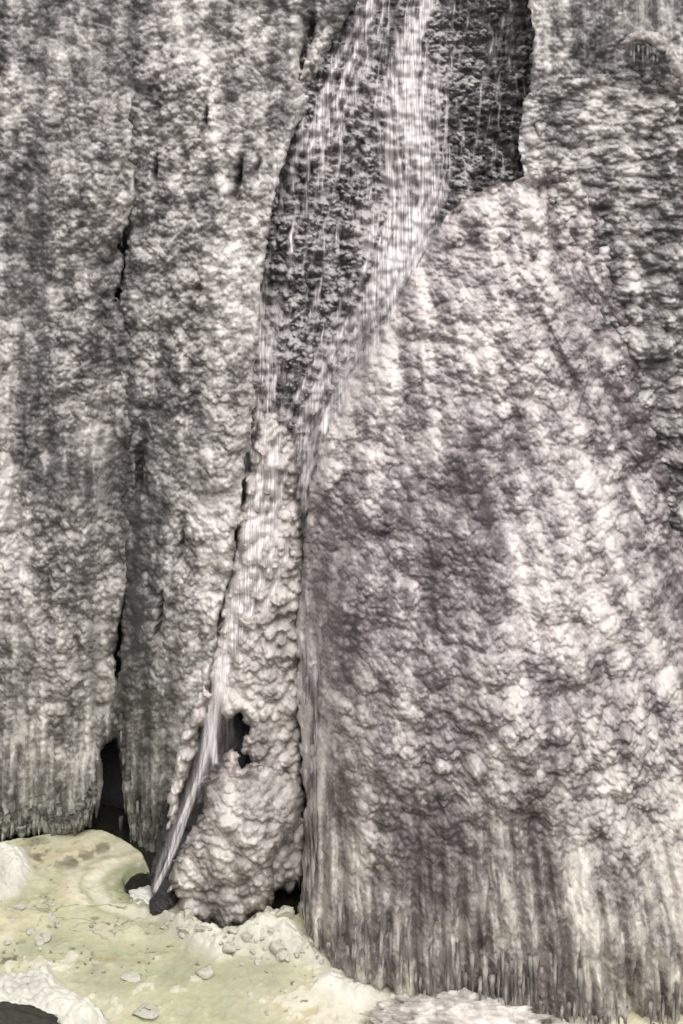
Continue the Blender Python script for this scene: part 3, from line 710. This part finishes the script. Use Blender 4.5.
hgt = hgt - 0.28 * sstep(5, 0, ice_edge) + 0.10 * gauss(X, Y, 100, 838, 50, 10)
keep = ice_edge > 0
kq = keep[:-1, :-1] & keep[1:, :-1] & keep[:-1, 1:] & keep[1:, 1:]
idx = np.arange(X.size).reshape(X.shape)
Qp = np.stack([idx[:-1, :-1][kq], idx[1:, :-1][kq], idx[1:, 1:][kq], idx[:-1, 1:][kq]], -1)
used = np.zeros(X.size, bool); used[Qp.ravel()] = True; rm = np.cumsum(used) - 1
POOL_H = hgt; POOL_GX, POOL_GY = gxp, gyp
Vp = np.stack([gx_.ravel(), gy_.ravel(), (gz_ + hgt).ravel()], -1)[used]
rough = np.clip(0.12 + 0.55 * snow + 0.1 * n1, 0.08, 0.9)
o = link('frozen_pool', new_mesh('frozen_pool', Vp, rm[Qp], {'tint': T.reshape(-1, 3)[used], 'rough': rough.ravel()[used]}), M_POOL); o['kind'] = 'structure'

def ground_at(px, py):
    i = int(np.clip(np.searchsorted(POOL_GX, px), 0, len(POOL_GX) - 1)); j = int(np.clip(np.searchsorted(POOL_GY, py), 0, len(POOL_GY) - 1))
    d = float(ground_d(py)); x, y, z = at(px, py, d)
    return x, y, z + float(POOL_H[j, i])

# open water under and behind the ice
gxw = np.linspace(-14, 4, 200); gyw = np.linspace(1.5, -8, 130)
X2, Y2 = np.meshgrid(gxw, gyw)
Z2 = ground_z(-Y2) - 0.2 + 0.02 * fbm(X2 / 0.4, Y2 / 0.25, 500, 3)
idx = np.arange(X2.size).reshape(X2.shape)
Qw = np.stack([idx[:-1, :-1].ravel(), idx[1:, :-1].ravel(), idx[1:, 1:].ravel(), idx[:-1, 1:].ravel()], -1)
o = link('pool_water', new_mesh('pool_water', np.stack([X2.ravel(), Y2.ravel(), Z2.ravel()], -1), Qw), M_OPEN); o['kind'] = 'structure'
# ground sheet to the horizon, unseen slope added behind the viewpoint to block low sky and bounce fill
me = new_mesh('ground', [(-400, -400, -6), (400, -400, -6), (400, 60, -6), (-400, 60, -6)], [(0, 1, 2, 3)]); o = link('ground', me, M_BED); o['kind'] = 'structure'
gx2 = np.linspace(-130, 130, 66); gv = np.linspace(0, 1, 30)
X3, T3 = np.meshgrid(gx2, gv)
Y3 = -62 - 45 * T3 + 3 * fbm(X3 / 20, T3 * 4, 610, 3); Z3 = -6 + 48 * T3 + 3 * fbm(X3 / 14, T3 * 5, 600, 3)
idx = np.arange(X3.size).reshape(X3.shape)
Qh = np.stack([idx[:-1, :-1].ravel(), idx[1:, :-1].ravel(), idx[1:, 1:].ravel(), idx[:-1, 1:].ravel()], -1)
o = link('sky_block_slope', new_mesh('sky_block_slope', np.stack([X3.ravel(), Y3.ravel(), Z3.ravel()], -1), Qh), M_BOUNCE); o['kind'] = 'structure'

# ------------------------------------------------------------------ rocks, boulder, broken ice
def blob(seed, res=40, amp=0.25, freq=2.0, flat=0.0, knob=0.0, kf=4.0):
    """a closed lumpy solid of unit radius"""
    th = np.linspace(0, np.pi, res + 1); ph = np.linspace(0, 2 * np.pi, 2 * res, endpoint=False)
    TH, PH = np.meshgrid(th, ph, indexing='ij')
    x = np.sin(TH) * np.cos(PH); y = np.sin(TH) * np.sin(PH); z = np.cos(TH)
    def n3(f, s): return (fbm(x * f + 5, y * f + z * f * 0.7, s, 3) + fbm(y * f - 3, z * f + x * f * 0.6, s + 7, 3) + fbm(z * f + 9, x * f + y * f * 0.5, s + 9, 3)) / 1.6
    r = 1 + amp * n3(freq, seed)
    if knob: r = r + knob * n3(kf, seed + 31)
    V = np.stack([x * r, y * r, z * r], -1)
    if flat: V[..., 2] = np.where(V[..., 2] < -flat, -flat, V[..., 2])
    n, m = TH.shape; idx = np.arange(n * m).reshape(n, m); nx = np.roll(idx, -1, axis=1)
    Q = np.stack([idx[:-1].ravel(), idx[1:].ravel(), nx[1:].ravel(), nx[:-1].ravel()], -1)
    return V.reshape(-1, 3), Q, z.ravel()

V, Q, zz = blob(3, 44, 0.3, 1.6, 0, 0.12, 5)
x, y, z = ground_at(160, 908)
o = link('wet_rock', new_mesh('wet_rock', V * [0.26, 0.28, 0.25], Q, {'frost': np.full(len(V), 0.12)}), M_ROCK, None, (x, y - 0.05, z + 0.1))
tag(o, 'small black wet rock at the foot of the slanting jet', 'rock')
V, Q, zz = blob(8, 44, 0.25, 1.4, 0, 0.08, 5)
x, y, z = ground_at(4, 1051)
o = link('boulder', new_mesh('boulder', V * [1.2, 0.5, 0.5], Q, {'frost': np.full(len(V), 0.05)}), M_BROWN, None, (x, y, z + 0.0))
tag(o, 'dark brown bare boulder in the bottom left corner, in front of the snow bank', 'rock')
V, Q, zz = blob(14, 110, 0.25, 1.8, 0, 0.22, 8)
x, y, z = ground_at(455, 1034)
o = link('boulder', new_mesh('boulder', V * [1.9, 0.8, 0.5], Q, {'frost': np.clip(0.62 + 0.15 * V[:, 2] + 0.45 * fbm(V[:, 0] * 9 + V[:, 2] * 2, V[:, 1] * 3.5 + V[:, 2] * 3.0, 70, 4) - 0.35 * gauss(V[:, 0], V[:, 2], -0.45, 0.4, 0.35, 0.5), 0, 1)}), M_RIME, None, (x, y, z - 0.15))
tag(o, 'low boulder crusted with patchy snow at the bottom edge, before the dome', 'rock')

bb = empty('ice_boulder', at(650, 62, -0.9), 'snow-capped boulder jutting from the fluted ice in the top right corner', 'boulder')
bpy.context.view_layer.update()
def local(sh, name, mat, parent):
    me = new_mesh(name, sh.V - np.array(parent.location), sh.Q, {'frost': sh.f}); return link(name, me, mat, parent)
BK = ((0.35, 0.3, 0.16, 0.5), (0.17, 0.16, 0.11, 1.0), (0.08, 0.08, 0.05, 0.6))
BODY = Sheet([(624, 40), (638, 34), (656, 36), (672, 56), (684, 80), (690, 100), (672, 98), (657, 86), (643, 90), (630, 80), (622, 62)],
             RBF([(624, 60, -1.3), (640, 45, -0.7), (645, 62, -1.0), (645, 85, -1.1), (665, 60, -0.6), (685, 95, -0.9)]),
             lambda X, Y: 0.26 + 0 * X, layers=BK, seed=211, roll=0.6, roll_w=8, edge_noise=4)
local(BODY, 'boulder_body', M_ICE, bb)
CAP = Sheet([(620, 44), (627, 34), (640, 29), (654, 31), (664, 38), (674, 52), (686, 72), (697, 98), (682, 92), (668, 72), (658, 54), (648, 46), (636, 43), (628, 48)],
            RBF([(624, 40, -0.7), (642, 36, -0.35), (658, 42, -0.25), (670, 60, -0.2), (690, 90, -0.5)]),
            lambda X, Y: 0.72 + 0 * X, layers=BK, seed=221, roll=0.5, roll_w=6, edge_noise=3, contrast=0.6)
local(CAP, 'snow_cap', M_RIME, bb)
for k in range(7):
    px = 630 + 4.5 * k + random.uniform(-1, 1); x, y, z = at(px, 45 + abs(k - 2) * 0.8 + (k > 4) * 5, -0.45)
    ic = link('icicle', random.choice(IC_GREY), None, bb, (x - bb.location.x, y - bb.location.y, z - bb.location.z)); ic.scale = (0.045, 0.045, random.uniform(0.25, 0.7))

# foam where the jet lands
V, Q, zz = blob(41, 40, 0.25, 1.8, 0.2, 0.2, 5)
x, y, z = at(149, 893, ground_d(893))
o = link('splash_foam', new_mesh('splash_foam', V * [0.55, 0.50, 0.15], Q), M_SNOW, None, (x, y, z - 0.12)); o['kind'] = 'stuff'; o['label'] = 'white foam where the jet strikes the open water'

# broken plates and lumps of ice
def chunk_mesh(seed):
    """a broken lump: a solid cut by a handful of random planes, its edges worn"""
    r = np.random.default_rng(seed)
    V, Q, _ = blob(seed, 13, 0.18, 1.6)
    for k in range(9):
        n = r.normal(0, 1, 3) * [1, 1, 0.8]; n /= np.linalg.norm(n); h = r.uniform(0.45, 0.8)
        over = np.clip(V @ n - h, 0, None); V = V - over[:, None] * n
    V = V + 0.035 * r.normal(0, 1, V.shape)
    me = new_mesh('ice_chunk', V, Q, smooth=False); me.materials.append(M_CHUNK)
    return me
CH = [chunk_mesh(60 + 5 * k) for k in range(10)]
def chunk(px, py, s, flat, label, group, tilt=0.35):
    x, y, z = ground_at(px, py)
    o = link('ice_chunk', random.choice(CH), None, None, (x, y, z + random.uniform(-0.1, 0.3) * s * flat))
    o.scale = (s, s * random.uniform(.7, 1.1), s * flat); o.rotation_euler = (random.uniform(-tilt, tilt), random.uniform(-tilt, tilt), random.uniform(0, 6.28))
    return tag(o, label, 'ice chunk', group)
for k in range(70):
    t = random.random(); px = 168 + 150 * t + random.uniform(-6, 6); py = 925 + 32 * math.sin(t * 2.6) * 0.6 + 14 * t + random.uniform(-9, 9)
    chunk(px, py, 0.06 + 0.2 * random.random() ** 2.5, random.uniform(.35, .8), 'small broken ice lump in the heap round the foot of the grey mound', 'broken ice lumps at the foot of the mound')
for k in range(14):
    px = random.uniform(0, 60); py = 905 + random.uniform(-10, 60)
    chunk(px, py, random.uniform(.08, .18), random.uniform(.3, .6), 'small ice lump scattered on the yellowish pool ice at the left', 'ice lumps scattered at the left of the pool')
for k in range(12):
    px = random.uniform(190, 400); py = 960 + random.uniform(0, 55)
    chunk(px, py, random.uniform(.05, .13), random.uniform(.3, .6), 'small pale ice lump scattered on the greenish ice in the foreground', 'ice lumps scattered in the foreground', 0.2)
for (px, py, s, f, lab) in ((145, 1012, .40, .16, 'broad translucent plate of ice near the bottom edge, right of the snow bank'),
                            (133, 975, .34, .15, 'flat white plate of ice lying on the greenish pool, above the translucent plate'),
                            (206, 972, .24, .5, 'blocky pale ice lump standing in front of the rubble under the mound'),
                            (42, 938, .26, .4, 'squarish white ice lump alone on the yellow pool ice at the left'),
                            (252, 903, .26, .8, 'white ice lump jammed at the right foot of the grey mound'),
                            (284, 926, .3, .6, 'pale ice lump lying below the dark hollow beside the dome')):
    chunk(px, py, s, f, lab, 'larger pieces of ice on the pool', 0.12)

# ------------------------------------------------------------------ light, sky, camera
SUN_EL, SUN_AZ = 62.0, 25.0        # azimuth: degrees to the right of the viewing direction's back
w = bpy.data.worlds.new('World'); sc.world = w; w.use_nodes = True
nt = w.node_tree; nt.nodes.clear()
sky = nt.nodes.new('ShaderNodeTexSky'); sky.sky_type = 'NISHITA'; sky.sun_disc = False
sky.sun_elevation = math.radians(SUN_EL); sky.sun_rotation = math.radians(180 - SUN_AZ)
sky.air_density = 1.0; sky.dust_density = 4.0
hs = nt.nodes.new('ShaderNodeHueSaturation'); hs.inputs['Saturation'].default_value = 0.12
bg = nt.nodes.new('ShaderNodeBackground'); bg.inputs['Strength'].default_value = 0.135
wo = nt.nodes.new('ShaderNodeOutputWorld')
nt.links.new(sky.outputs[0], hs.inputs['Color']); nt.links.new(hs.outputs[0], bg.inputs[0]); nt.links.new(bg.outputs[0], wo.inputs[0])
L = bpy.data.lights.new('sun', 'SUN'); L.energy = 0.9; L.angle = math.radians(60); L.color = (1.0, 0.945, 0.91)
so = bpy.data.objects.new('sun', L); COL.objects.link(so)
so.rotation_euler = (math.radians(90 - SUN_EL), 0, math.radians(SUN_AZ))

cam = bpy.data.cameras.new('camera'); co = bpy.data.objects.new('camera', cam); COL.objects.link(co)
co.location = (0, -CAM_D, CAM_Z); co.rotation_euler = (math.radians(90), 0, 0)
cam.sensor_width = 36; cam.lens = F / 1024 * 36; cam.shift_y = -(512 - HY) / 1024; cam.clip_end = 2000; cam.clip_start = 0.1
sc.camera = co
sc.view_settings.view_transform = 'Standard'; sc.view_settings.look = 'None'
sc.view_settings.exposure = 0.46; sc.view_settings.gamma = 1; sc.view_settings.use_curve_mapping = False
